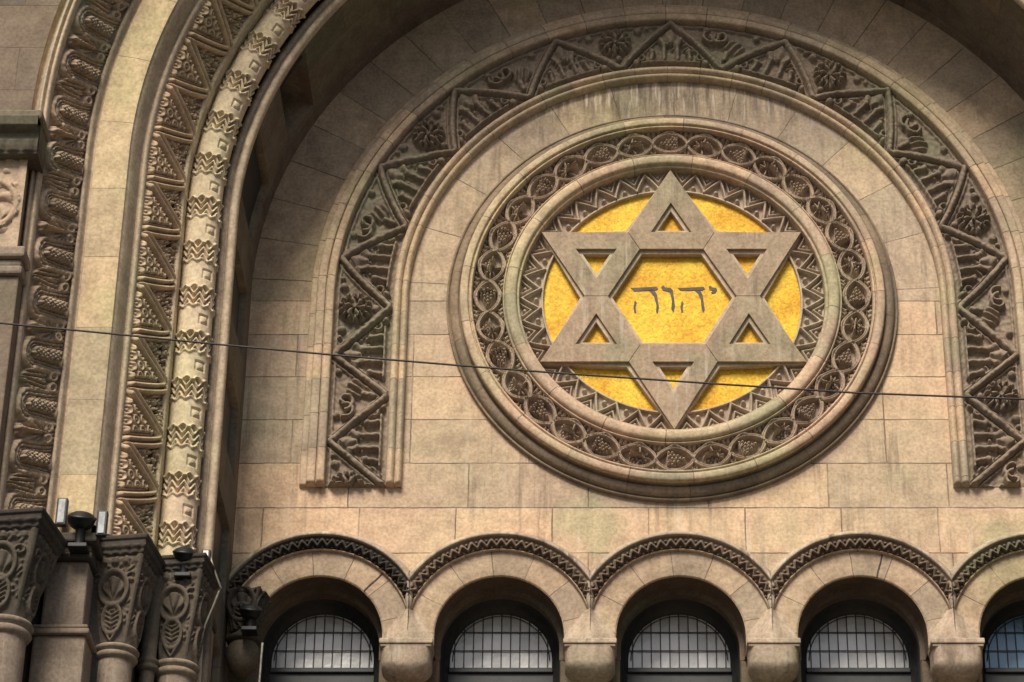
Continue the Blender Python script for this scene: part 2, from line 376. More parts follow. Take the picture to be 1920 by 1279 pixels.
def h_zig(s, v):
    W = .172; y = v / W; u, k = cell(s, pz); t = np.abs(u) / (pz / 2)
    zc = .08 + .84 * t; dist = np.abs(y - zc) * W / math.hypot(1, .84 * W / (pz / 2))
    H = .034 * ridge(dist, .0135)
    d2 = np.abs(y - zc + .42) * W / math.hypot(1, .84 * W / (pz / 2))
    H = np.maximum(H, .024 * ridge(d2, .009) * (y < zc - .1))
    H = np.maximum(H, .028 * ridge(np.hypot(u, (y - .75) * W), .02)); H = np.maximum(H, .022 * ridge(np.hypot(np.abs(u) - pz / 2, (y - .2) * W), .016))
    return H
sweep("zigzag_border", Ring(0, MZ, RZ), [(1.223, .022), (1.051, .022)], M['zig'], med, h_zig, gain=1.7, sink=.012, ds=.005, dv=.005)
sweep("mosaic_fillet", Ring(0, MZ, 1.045), roundprof([(1.053, .004), (1.052, .045), (1.044, .05), (1.036, .045), (1.034, .008)], 3), M['starback'], med, ds=.03)
n = 96
mb = MB(); mb.add([(0, -.012, MZ)] + [(1.036 * math.cos(2 * math.pi * i / n), -.012, MZ + 1.036 * math.sin(2 * math.pi * i / n)) for i in range(n)], [(0, 1 + i, 1 + (i + 1) % n) for i in range(n)])
mosaic = mb.obj("gold_mosaic", M['gold'], med)
# lettering: outlines read off the photo and turned to metres on the mosaic
LET = [[[(455, 602), (572, 597), (579, 606), (571, 613), (470, 618)], [(535, 612), (560, 611), (573, 632), (581, 690), (575, 719), (568, 712), (570, 680), (560, 642), (545, 622)], [(472, 660), (481, 668), (475, 690), (479, 716), (470, 716), (466, 690)]],
       [[(592, 600), (600, 590), (612, 600), (635, 602), (645, 612), (650, 650), (654, 685), (646, 713), (637, 700), (640, 660), (632, 622), (600, 613)]],
       [[(668, 603), (785, 597), (791, 606), (781, 614), (690, 615), (678, 613)], [(745, 614), (768, 612), (780, 635), (785, 680), (788, 700), (780, 716), (773, 690), (771, 655), (760, 628)], [(685, 660), (693, 672), (688, 690), (691, 713), (682, 713), (678, 690)]],
       [[(808, 598), (815, 591), (825, 600), (842, 602), (846, 612), (838, 626), (822, 629), (818, 622), (830, 615), (812, 612)]]]
for L in LET:
    mb = MB()
    for q in L:
        mb.prism([(.0 + ((x / 2.46 + 1000) - 1260.5) / 228.3, MZ + .064 - ((y / 2.46 + 300) - 557) / 197.0) for x, y in q], -.016, -.0125)
    mb.obj("hebrew_letter", M['letter'], mosaic)
star = bpy.data.objects.new("star", None); COL.objects.link(star); star.parent = med; star.empty_display_size = .1
def star_piece(k, off, gap):
    a, b = .61 + off, .447 - off; c30 = math.cos(R_(30)); T = min(2 * a, 1.222)
    N = a / math.sqrt(3); Hx = b / math.sqrt(3); bx = (b - a / 2) / c30
    pts = [(-N + gap, a), (0, T), (N - gap, a), (Hx - gap, b), (-Hx + gap, b), (0, 2 * b), (bx, a), (-bx, a)]
    if T < 2 * a: pass
    t = R_(60 * k); R2 = [(x * math.cos(t) - z * math.sin(t), x * math.sin(t) + z * math.cos(t)) for x, z in pts]
    return R2
for off, y0, y1, nm, mt, gap in ((.0, -.066, -.098, "star_arm", 'star', .0018), (.032, -.0125, -.068, "star_moulding", 'starback', 0.)):
    mbb = MB()
    for k in range(6):
        q = star_piece(k, off, gap); mb = MB() if off == 0 else mbb
        F = [(0, 1, 5, 7), (1, 2, 6, 5), (0, 7, 6, 2, 3, 4)]
        n = 8; v = [(x, y1, MZ + z) for x, z in q] + [(x, y0, MZ + z) for x, z in q]
        sides = [(i, (i + 1) % 5, n + (i + 1) % 5, n + i) for i in range(5)] + [(i, j, n + j, n + i) for i, j in ((5, 6), (6, 7), (7, 5))]
        if off: sides = [x for x in sides if x[0] not in (2, 4) or x[0] > 4]
        mb.add(v, F + sides)
        if off == 0: mb.obj(nm, M[mt], star, bevel=.003)
    if off: mbb.obj(nm, M[mt], star, bevel=.006)

# ------------------------------------------------------------------ horseshoe frieze
fr = thing("carved_arch_frieze", "dark carved zigzag frieze arching over the star medallion with rosettes in triangles", "carved arch", (HC[0], 0, -1.76))
FA = Arch(HC[0], HC[1], 2.5, -1.75); E_ = math.pi * 2.5
apA = [90, 68.9, 47.9, 27.2]; noA = [79.4, 58.5, 37.8, 16.8]
apS = [R_(a) * 2.5 for a in apA] + [(.30 - HC[1]), -.56 - HC[1] - .02, -1.36 - HC[1]]; noS = [R_(a) * 2.5 for a in noA] + [-.14 - HC[1], -.95 - HC[1], -1.75 - HC[1]]
apS = sorted(set([round(x, 4) for x in apS] + [round(E_ - x, 4) for x in apS])); noS = sorted([x for x in noS] + [E_ - x for x in noS])
pts = sorted([(x, 1) for x in apS] + [(x, 0) for x in noS]); px_ = np.array([p[0] for p in pts]); py_ = np.array([p[1] for p in pts], float)
FW = .47
def h_frieze(s, v):
    zt = np.interp(s, px_, py_); y = v / FW                       # y: 0 inner edge, 1 outer
    zc = .03 + .93 * zt; i = np.clip(np.searchsorted(px_, s) - 1, 0, len(px_) - 2); half = np.abs(px_[i + 1] - px_[i])
    cs = 1 / np.sqrt(1 + (.93 * FW / half) ** 2); sd = (y - zc) * FW * cs; ad = np.abs(sd)
    H = .052 * ridge(ad, .027) + .018 * ridge(ad - .042, .011)
    ai = np.abs(s[..., None] - np.array(apS)).argmin(-1); x = s - np.array(apS)[ai]; w_ = half; xn = x / w_; yy = v
    inside = (sd < -.05)
    fig = np.zeros_like(s)
    for q, tp in ((-.40, .15), (-.14, .22), (.14, .22), (.40, .15)):
        fig = np.maximum(fig, .045 * ridge(seg(x, yy, (q * .44, .075), (q * .40, tp)), .021)); fig = np.maximum(fig, .05 * ridge(np.hypot(x - q * .40, yy - tp - .01), .031))
    fig = np.maximum(fig, .042 * ridge(yy - .052, .012) * (np.abs(xn) < .58)); fig = np.maximum(fig, .05 * ridge(np.hypot(np.abs(x) - .72 * .44, yy - .058), .036))
    pl_ = np.arctan2(x, yy - .17); fig = np.maximum(fig, .048 * (np.hypot(x, (yy - .29) * .8) < .085 + .02 * np.cos(pl_ * 9)) * (.4 + .6 * np.abs(np.cos(pl_ * 4.5))) * (yy > .235))
    fig = np.maximum(fig, .035 * ridge(np.abs(np.hypot(np.abs(x) - .60 * .44, yy - .11) - .03), .012))
    fig = np.maximum(fig, .03 * np.clip(lumps(s, v, 62), 0, 1) * (yy > .17) * (np.abs(xn) < .85 * (1 - yy / .45)))
    H = np.maximum(H, fig * inside)
    ni = np.abs(s[..., None] - np.array(noS)).argmin(-1); x = s - np.array(noS)[ni]; yo = FW - v; out = sd > .055
    rho = np.hypot(x, yo - .17); ph = np.arctan2(yo - .17, x)
    ros = .06 * ridge(np.abs(rho - .112), .026) * (.62 + .38 * np.cos(14 * ph + 8 * rho)) + .058 * (rho < .096) * np.abs(np.cos(3 * ph + 16 * rho)) * ridge(rho - .058, .044) + .05 * ridge(rho, .022)
    ros = np.maximum(ros, .036 * ridge(np.hypot(np.abs(x) - .20, yo - .07), .034)); ros = np.maximum(ros, .036 * ridge(np.hypot(x, yo - .335), .03)); ros = np.maximum(ros, .03 * ridge(np.hypot(np.abs(x) - .27, yo - .055), .02))
    r1 = np.hypot(x + .05, yo - .12); p1 = np.arctan2(yo - .12, x + .05)
    horn = .052 * ridge(np.abs(r1 - .045 - .013 * p1), .018) + .05 * ridge(np.hypot((x - .07) * .8, yo - .2), .075) * (.62 + .38 * np.cos(95 * (x + .6 * yo)))
    horn = np.maximum(horn, .045 * ridge(np.abs(np.hypot(x + .13, yo - .13) - .06), .017) * (yo > .1)); horn = np.maximum(horn, .04 * ridge(seg(x, yo, (.02, .27), (.01, .35)), .025)); horn = np.maximum(horn, .035 * ridge(np.hypot(np.abs(x - .03) - .2, yo - .06), .03))
    H = np.maximum(H, np.where(ni % 2 == 0, ros, horn) * out)
    H = np.maximum(H, .018 * ridge(v - (FW - .03), .012) * (yo < .06))
    return (H + .004 * lumps(s, v, 55)) * np.clip((v - .004) / .012, 0, 1) * np.clip((FW - v) / .01, 0, 1)
sweep("carved_band", FA, [(2.265, -.005 + .02), (2.735, .015)], M['frieze'], fr, h_frieze, foot=.012, gain=1.4, sink=.008, ds=.006, dv=.006)
sweep("inner_moulding", FA, roundprof([(2.14, .0), (2.143, .05), (2.165, .078), (2.19, .06), (2.198, .035), (2.204, .06), (2.225, .085), (2.25, .075), (2.262, .05), (2.264, .01)], 3), M['trim'], fr, ds=.012, foot=.014)
sweep("outer_moulding", FA, roundprof([(2.733, .01), (2.736, .075), (2.75, .095), (2.785, .10), (2.797, .09), (2.80, .06), (2.808, .06), (2.815, .08), (2.86, .085), (2.878, .07), (2.882, .045), (2.90, .04), (2.93, .035), (2.935, .0)], 3), M['trim'], fr, ds=.012, foot=.014)

# ------------------------------------------------------------------ windows with their stone arches
labels = ["leaded arched window nearest the dark columns and floodlights, under a soot-blackened arch", "leaded window below the medallion's left edge, next to the one under the sooty arch",
          "leaded arched window directly below the star's bottom point", "leaded arched window below the medallion's right edge, with a dark cracked joint in its arch", "arched window with bluish glass panes, cut by the right edge of the picture"]
def h_hood(s, v):
    W = .095; p = .0775; u, k = cell(s, p); y = v / W; t = np.abs(u) / (p / 2); zc = .34 + .50 * t
    dist = np.abs(y - zc) * W / math.hypot(1, .50 * W / (p / 2))
    H = .028 * ridge(dist, .011); H = np.maximum(H, .022 * ridge(np.hypot(u, (y - .78) * W), .011)); H = np.maximum(H, .02 * ridge(np.hypot(np.abs(u) - p / 2, (y - .2) * W), .011))
    return H * np.clip((v - .006) / .012, 0, 1) * np.clip((.093 - v) / .012, 0, 1)
for i, cx in enumerate(WX):
    t = thing("arched_window", labels[i], "window", (cx, 0, WZ), "leaded arched windows in a row under the medallion")
    xc = (cx - HS + .0002, cx + HS - .0002); A = lambda r, zb=ZW: Arch(cx, WZ, r, zb)
    sweep("voussoir_arch", A(.6), [(.712, .010), (.505, .010), (.493, .004), (.49, -.012)], M['varch'], t, ds=.03, xclip=xc)
    sweep("hood_moulding", A(.75, WZ), roundprof([(.695, .008), (.697, .035), (.705, .042), (.713, .03), (.714, .016)], 3), M['varch'], t, ds=.03, xclip=xc)
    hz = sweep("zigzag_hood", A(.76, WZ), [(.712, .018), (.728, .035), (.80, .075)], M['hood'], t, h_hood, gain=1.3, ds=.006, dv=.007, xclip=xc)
    if i == 0: hz.data.materials.clear(); hz.data.materials.append(M['soot']); hz['label'] = "soot-blackened zigzag hood"
    if i in (0, 3):     # open dark joint between two arch stones
        a = R_(75 if i == 3 else 47); ca, sa = math.cos(a), math.sin(a); q = [(.497, -.006), (.497, .006), (.56, .009), (.63, .005), (.70, .008), (.70, -.004), (.62, -.007), (.55, -.004)]
        MB().prism([(cx + r * ca - o * sa, WZ + r * sa + o * ca) for r, o in q], -.0125, -.0102).obj("cracked_joint", M['soot'], t)
    sweep("label_moulding", A(.83, WZ), roundprof([(.797, .07), (.80, .095), (.812, .102), (.83, .09), (.862, .035), (.868, .0)], 3), M['label'], t, ds=.03, xclip=xc)
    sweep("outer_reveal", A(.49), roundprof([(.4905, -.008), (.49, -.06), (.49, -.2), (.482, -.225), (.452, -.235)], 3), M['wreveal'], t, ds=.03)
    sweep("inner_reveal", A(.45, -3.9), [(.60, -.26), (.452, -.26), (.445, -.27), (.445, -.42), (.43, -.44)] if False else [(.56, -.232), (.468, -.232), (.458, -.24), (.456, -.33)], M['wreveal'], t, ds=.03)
    gz = WZ + .015
    fr_ = sweep("window_frame", Arch(cx, gz, .41, -3.9), [(.458, -.325), (.446, -.335), (.446, -.41), (.428, -.42), (.424, -.46), (.405, -.465), (.398, -.49), (.392, -.492), (.392, -.52)], M['iron'], t, ds=.03)
    m_ = MB().box(cx - .40, cx + .40, -(-.455), .52, gz - .115, gz - .075).obj("transom", M['iron'], t, bevel=.006)
    MB().box(cx - .40, cx + .40, .48, .5, -3.9, gz - .117).obj("lower_panel", M['iron'], t)
    # glass: half disc above the transom + dark lower light
    vs = [(cx + .4 * math.cos(a), .505, gz + .4 * math.sin(a)) for a in np.linspace(0, math.pi, 40)] + [(cx - .4, .505, -3.9), (cx + .4, .505, -3.9)]
    gl = mesh_obj("glass", vs, [tuple(range(len(vs)))], M['glassblue'] if i == 4 else M['glass'], t, uv=lambda v: (v.x - cx + 5 * .0715, v.z - gz + .155 * 8 + .075))
    lm = MB()
    for j in range(-5, 6):
        x = j * .0715; top = math.sqrt(max(.001, .392 ** 2 - x * x)); lm.box(cx + x - .0038, cx + x + .0038, .494, .504, gz - .075, gz + top)
    for z in (.08, .235):
        hw = math.sqrt(.392 ** 2 - z * z); lm.box(cx - hw, cx + hw, .491, .4935, gz + z - .0042, gz + z + .0042)
    vsr = [(.372 * math.cos(a), .372 * math.sin(a)) for a in np.linspace(0, math.pi, 40)]
    lm.tube([(cx + x, .490, gz + z) for x, z in vsr], .0038, 5)
    lm.obj("leading", M['lead'], gl)
    if i == 4: gl['label'] = 'bluish glass'

# ------------------------------------------------------------------ corbels between the windows
ctext = ["bowl-shaped stone corbel between the first two windows, nearest the black floodlights", "bowl-shaped stone corbel left of the window below the star's bottom point", "bowl-shaped stone corbel right of the window below the star's bottom point", "bowl-shaped stone corbel beside the blue glass window"]
for i in range(4):
    cx = (WX[i] + WX[i + 1]) / 2
    t = thing("corbel", ctext[i], "corbel", (cx, 0, -3.12), "bowl corbels between the arched windows")
    # pier block with a soft central ridge
    X = np.linspace(-.19, .19, 25); Z = np.linspace(-3.115, -2.80, 12); Zg, Xg = np.meshgrid(Z, X, indexing='ij')
    f = np.clip((-2.79 - Zg) / .32, 0, 1); wdt = .19 * np.minimum(1, .18 + f * 1.2)
    P = np.stack([cx + Xg / .19 * wdt, -(.012 + (.05 + .05 * f) * np.exp(-(Xg / .19 * 2.0) ** 2) * 1.0), Zg], -1)
    grid_obj("pier_block", P, M['corbel'], t)
    # leaf drop in the valley between the two hoods
    MB().lathe([(.001, -.17), (.022, -.12), (.03, -.06), (.022, .02), (.032, .06), (.02, .11), (.001, .16)], (cx, -.05, -2.66), n=14).obj("leaf_drop", M['label'], t, smooth=True)
    MB().box(cx - .2, cx + .2, -.215, .05, -3.160, -3.115).box(cx - .193, cx + .193, -.203, .05, -3.18, -3.160).obj("cap", M['corbel'], t, bevel=.012)
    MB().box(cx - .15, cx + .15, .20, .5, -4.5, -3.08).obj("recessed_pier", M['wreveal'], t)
    ph = np.linspace(math.pi, 2 * math.pi, 41); hz = np.linspace(0, 1, 22); Ph, T = np.meshgrid(ph, hz, indexing='ij')
    wd = np.where(T < .46, 1.0, np.sqrt(np.clip(1 - ((T - .46) / .54) ** 2, 0, 1))); ex = 2 / (6.0 - 3.6 * T)
    P = np.stack([cx + .19 * wd * np.sign(np.cos(Ph)) * np.abs(np.cos(Ph)) ** ex, .02 + .228 * (wd * .8 + .2 * (1 - T)) * np.minimum(1, wd * 4) * -np.abs(np.sin(Ph)) ** ex, -3.178 - .232 * T], -1)
    grid_obj("bowl", P, M['corbel'], t)

# ------------------------------------------------------------------ big arch: reveal and orders
FT = 4.6    # fine detail up to this arc length from the left springing
def order(name, label, cat): return thing(name, label, cat, (XA, 0, -3.2))
rv = order("arch_reveal", "dark deep inner face of the great arch with slot niches beside the star wall", "arch reveal")
def h_niche(s, v):
    u = (s + 1.22 - ZA + 1.05 * 20) % 1.05; d = v - .4
    e = np.minimum(np.minimum(u - .44, 1.04 - u), np.minimum(d - .25, 1.02 - d))
    return -.34 * np.clip(e / .012, 0, 1) * ((s < 1.75) | (s > math.pi * RA - 1.75))
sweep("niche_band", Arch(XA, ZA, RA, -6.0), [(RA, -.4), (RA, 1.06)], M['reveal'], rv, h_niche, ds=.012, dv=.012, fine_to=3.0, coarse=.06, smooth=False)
rvp = Arch(XA, ZA, RA, -6.0)
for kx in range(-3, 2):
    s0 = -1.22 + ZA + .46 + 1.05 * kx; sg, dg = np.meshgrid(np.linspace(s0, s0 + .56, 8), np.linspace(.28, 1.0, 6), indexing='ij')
    grid_obj("slot_shade_panel", rvp.at(sg, np.full(sg.shape, RA + .05), dg), M['iron'], rv)  # black panel added just inside each niche, standing in for its shaded depth
ib = order("inner_archivolt", "slim pale rounded moulding edging the inside of the great arch", "archivolt")
sweep("edge_roll", Arch(XA, ZA, RA, -6.0), roundprof([(3.469, 1.04), (3.462, 1.07), (3.475, 1.105), (3.505, 1.115), (3.53, 1.095), (3.54, 1.07), (3.555, 1.085), (3.575, 1.09), (3.60, 1.075), (3.615, 1.05), (3.62, 1.02)], 3), M['mould'], ib, ds=.03)

ro = order("roll_archivolt", "cream cylinder archivolt ringed with carved chevron bands", "archivolt")
RR, RD, RRAD = 3.712, 1.20, .132
def h_roll(s, v):
    p = .40; u, k = cell(s + .03, p); V = v / .132                     # V: angle round the roll, 0..pi
    a = np.abs(u); fl = .012 * np.cos(V * 11); band = soft(a - .076 - fl, .014)
    H = -.036 * band
    zz = .07 * (np.abs(((V * 4.5 / math.pi) % 1) - .5) * 2 - .5)
    for o in (-.062, -.004, .054): H = np.maximum(H, .042 * band * ridge(u - zz - o, .0165) - .036 * band)
    H = H + .016 * ridge(a - .082 - fl, .012)
    ex = u + p / 2 * np.where(u < 0, 1, -1); ey = (V - 1.02) * .132; sq = np.maximum(np.abs(ex), np.abs(ey))
    H = H - .014 * ridge(sq - .034, .0085) + .006 * (sq < .024) * ridge(np.hypot(ex, ey), .022)
    return H
ang = np.linspace(-.15, math.pi + .15, 40)
sweep("carved_roll", Arch(XA, ZA, RR, -3.02), [(RR - RRAD * math.cos(a), RD + RRAD * math.sin(a)) for a in ang], M['roll'], ro, h_roll, ds=.007, dv=.007, fine_to=FT, coarse=.04)
sweep("edge_fillet", Arch(XA, ZA, 3.85, -3.05), roundprof([(3.835, 1.18), (3.838, 1.36), (3.842, 1.385), (3.855, 1.395), (3.872, 1.39), (3.876, 1.37)], 3), M['roll'], ro, ds=.03)

gu = order("interlace_archivolt", "tan archivolt carved with zigzag interlacing ribbons and berry clusters", "archivolt")
GP = .447
def h_guil(s, v):
    W = .447; y = v / W; u, k = cell(s + .31, GP); t = np.abs(u) / (GP / 2)        # y 0 = inner edge (fillet side), 1 = outer edge
    zc = t ** 1.25                                                       # ogive: nodes at the outer edge
    zc = np.clip(zc, 0, 1); sl = 1.25 * np.clip(t, .05, 1) ** .25 * W / (GP / 2); cs = 1 / np.sqrt(1 + sl ** 2)
    sd = (y - zc) * W * cs; H = np.zeros_like(s)
    for o, w_, hh in ((-.024, .022, .046), (.024, .022, .046), (.066, .011, .026)): H = np.maximum(H, hh * ridge(sd - o, w_))
    ins = sd > .08
    sv = (v - .03) % .088; su = (u + .044 * (np.floor((v - .03) / .088) % 2)) % .088 - .044
    sc = .04 * ridge(np.abs(np.hypot(su, sv - .044) - .031), .0135) + .04 * ridge(np.hypot(su, sv - .046), .014)
    H = np.maximum(H, sc * ins)
    H = np.maximum(H, .04 * ridge(np.hypot(np.abs(u) - .12, v - .41), .026))
    o2 = sd < -.052; lf = .038 * np.clip(.35 + lumps(s, v, 105) + .5 * lumps(v, s, 60), 0, 1)
    return np.maximum(H, lf * o2) * np.clip(v / .02, 0, 1) * np.clip((W - v) / .03, 0, 1)
sweep("carved_band", Arch(XA, ZA, 3.97, -3.06), [(3.876, 1.37), (4.074, 1.771)], M['guil'], gu, h_guil, gain=1.8, sink=.03, ds=.0065, dv=.0065, fine_to=FT, coarse=.05)
sweep("edge_moulding", Arch(XA, ZA, 4.13, -3.06), roundprof([(4.070, 1.76), (4.073, 1.795), (4.088, 1.815), (4.106, 1.81), (4.115, 1.80), (4.125, 1.84), (4.14, 1.90), (4.158, 1.945), (4.172, 1.965), (4.18, 1.985)], 3), M['mould'], gu, ds=.03)

po = order("plain_archivolt", "smooth cream plain stone archivolt between two carved archivolts", "archivolt")
sweep("plain_face", Arch(XA, ZA, 4.32, -3.2), [(4.178, 1.985), (4.20, 1.992), (4.43, 1.992)], M['order'], po, ds=.04)
sweep("edge_moulding", Arch(XA, ZA, 4.46, -3.2), roundprof([(4.428, 1.99), (4.435, 1.965), (4.45, 1.96), (4.462, 1.985), (4.475, 2.015), (4.492, 2.02), (4.503, 2.0), (4.505, 1.97)], 3), M['mould'], po, ds=.03)

le = order("leaf_archivolt", "outermost dark archivolt carved with leaves and looped pods", "archivolt")
LP = .415
def h_leaf(s, v):
    W = .49; u, k = cell(s + .28 - .17 * (1 - v / W), LP); y = v                               # y 0 inner ... W outer
    x = u; yc = .325; H = np.zeros_like(s)
    # U loop, round end towards the outer edge
    def loop(rad, w_, hh):
        d = np.where(y > yc, np.abs(np.hypot(x, y - yc) - rad), np.abs(np.abs(x) - rad - .02 * np.clip((yc - y) / .3, 0, 1) ** 2))
        return hh * ridge(d, w_) * (y > .03)
    H = np.maximum(np.maximum(H, loop(.122, .021, .034)), np.maximum(loop(.088, .013, .034), loop(.062, .010, .032)))
    pod = (np.hypot(x / .046, np.maximum(0, y - yc) / .05) < 1) & (y > .06)
    H = np.maximum(H, pod * (.034 * ridge(x, .062) + .028 * dots(x, y, .032, .0165)))
    # lower leg swells
    H = np.maximum(H, .042 * ridge(x + .122 + .03 * (yc - y), .028) * (y < yc) * (y > .02))
    g = x - LP / 2 * np.sign(x); e = (np.where(u > 0, k, k - 1) % 2 == 0); far = np.abs(g) < .08
    ph = np.arctan2(g, y - .12); rr = np.hypot(g, y - .12)
    ac = .04 * (rr < .27 + .05 * np.cos(ph * 9)) * (rr > .02) * (.45 + .55 * np.cos(ph * 9) ** 2) + .02 * ridge(g, .012) * (y > .1)
    ac = np.maximum(ac, .05 * ridge(np.hypot(g, y - .40), .05) * (.6 + .4 * np.cos(np.arctan2(g, y - .4) * 6)))
    fan = .038 * (np.abs(np.sin((g + .35 * (y - .1) * np.sign(g) * .2) * 95)) ** .8) * (y > .17) * (y < .46 - 1.2 * np.abs(g))
    H = np.maximum(H, np.where(e, ac, fan) * far)
    cu = .045 * ridge(np.abs(np.hypot(np.abs(g) - .045, y - .09) - .032), .016) + .04 * ridge(np.hypot(np.abs(g) - .045, y - .09), .014)
    H = np.maximum(H, cu)
    return (H + .004 * lumps(s, v, 70)) * np.clip(v / .03, 0, 1) * np.clip((W - v) / .02, 0, 1)
sweep("carved_band", Arch(XA, ZA, 4.61, -3.3), [(4.505, 1.985), (4.56, 2.07), (4.645, 2.25), (4.712, 2.425)], M['leaf'], le, h_leaf, gain=1.5, sink=.03, ds=.0065, dv=.0065, fine_to=4.2, coarse=.05)
sweep("edge_moulding", Arch(XA, ZA, 4.77, -3.3), roundprof([(4.708, 2.40), (4.71, 2.45), (4.722, 2.475), (4.738, 2.47), (4.745, 2.45), (4.755, 2.48), (4.765, 2.49), (4.78, 2.47), (4.80, 2.42), (4.822, 2.40), (4.832, 2.43), (4.836, 2.46)], 3), M['mould'], le, ds=.03)

# ------------------------------------------------------------------ outer wall of the facade
ow = thing("outer_wall", "flat brown stone wall outside the great arch, at the picture's upper left corner", "wall", (-6, -2.4, -3))
nth = 60; vv = []; ff = []
for sx in (0, 1):
    pass
ths = np.linspace(0, math.pi, nth); k0 = 0
def outpt(t):
    x, z = -math.cos(t), math.sin(t); f = 9.0 / max(abs(x), abs(z) * 9.0 / 7.5); return XA + x * f, ZA + z * f
for t in ths:
    vv += [(XA - 4.834 * math.cos(t), -2.445, ZA + 4.834 * math.sin(t)), (outpt(t)[0], -2.445, outpt(t)[1])]
ff = [(2 * i, 2 * i + 1, 2 * i + 3, 2 * i + 2) for i in range(nth - 1)]
k = len(vv)
for sx in (-1, 1):
    k = len(vv); vv += [(XA + sx * 4.834, -2.445, ZA), (XA + sx * 9, -2.445, ZA), (XA + sx * 9, -2.445, -13.6), (XA + sx * 4.834, -2.445, -13.6)]; ff.append((k, k + 1, k + 2, k + 3))
k = len(vv); vv += [(-8.9, -2.445, 7.5), (9.05, -2.445, 7.5), (9.05, 3, 7.5), (-8.9, 3, 7.5)]; ff.append((k, k + 1, k + 2, k + 3))
mesh_obj("wall_face", vv, ff, M['outer'], ow, uv=lambda v: (v.x, v.z))
# porch body below the columns and backing behind the orders
MB().box(-4.9, 5.05, -2.3, 1.0, -13.6, -6.0).obj("porch_base", M['outer'], ow)
for sx in (-1, 1):
    xs_ = sorted((XA + sx * 3.9, XA + sx * 4.9)); xs2 = sorted((XA + sx * 3.60, XA + sx * 4.9))
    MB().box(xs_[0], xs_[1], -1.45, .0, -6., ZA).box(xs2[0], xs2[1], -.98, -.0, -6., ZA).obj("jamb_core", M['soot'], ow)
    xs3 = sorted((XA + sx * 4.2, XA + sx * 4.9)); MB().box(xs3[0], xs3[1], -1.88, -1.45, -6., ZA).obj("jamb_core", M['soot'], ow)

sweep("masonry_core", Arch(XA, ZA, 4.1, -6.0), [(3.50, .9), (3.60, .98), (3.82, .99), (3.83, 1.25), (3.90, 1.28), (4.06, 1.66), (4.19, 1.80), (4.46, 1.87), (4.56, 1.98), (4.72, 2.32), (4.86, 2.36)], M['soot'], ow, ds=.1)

# left pilaster with its carved capital
pl = thing("corner_pilaster", "stone pilaster with a dark carved capital at the left edge of the picture", "pilaster", (-5.2, -2.6, -6))
MB().box(-5.9, -4.665, -2.62, -2.45, -6, -1.44).obj("shaft", M['outer'], pl, bevel=.01)
MB().box(-5.95, -4.64, -2.66, -2.45, -1.44, -1.37).box(-5.93, -4.655, -2.64, -2.45, -1.37, -1.31).box(-5.97, -4.63, -2.68, -2.45, -1.31, -1.22).obj("necking", M['shaft'], pl, bevel=.02)
zz = np.linspace(-1.22, -.46, 110); xx = np.linspace(-5.9, -4.70, 170); Zg, Xg = np.meshgrid(zz, xx, indexing='ij'); a = Xg + 4.94; b = Zg + .84
rr = np.hypot(a, b); ph = np.arctan2(b, a)
Hh = .05 * ridge(np.abs(rr - .20), .03) + .05 * (rr < .17) * np.abs(np.cos(3 * ph + 12 * rr)) + .04 * (rr > .22) * np.clip(lumps(a, b, 28), 0, 1)
Hh *= np.clip((-4.70 - Xg) / .03, 0, 1); Hh = np.maximum(Hh, .03 * (Xg > -4.76))
grid_obj("carved_panel", np.stack([Xg, -(2.60 + Hh), Zg], -1), M['leaf'], pl)
MB().box(-5.9, -4.72, -2.62, -2.45, -1.22, -.46).obj("panel_block", M['leaf'], pl)
def bead(s, v): return .014 * np.abs(np.sin(s * 40)) * ((v > .05) & (v < .14))
class Line:
    closed = False
    def __init__(s, x0, x1): s.s0, s.s1 = 0, x1 - x0; s.x0 = x0
    def at(s, S_, r, d): return np.stack([s.x0 + S_, -d, r], -1)
sweep("cornice", Line(-6.0, -4.62), [(-.46, 2.45), (-.46, 2.70), (-.40, 2.72), (-.30, 2.73), (-.27, 2.80), (-.20, 2.82), (-.20, 2.45)], M['cap'], pl, lambda s, v: .02 * np.abs(np.sin(s * 30)) * ((v > .27) & (v < .36)), ds=.01, dv=.01)
MB().box(-6.0, -4.62, -2.69, -2.45, -.458, -.202).obj("cornice_core", M['cap'], pl)
MB().box(-6.02, -4.60, -2.78, -2.45, -.20, -.12).obj("cornice_top", M['outer'], pl, bevel=.02)

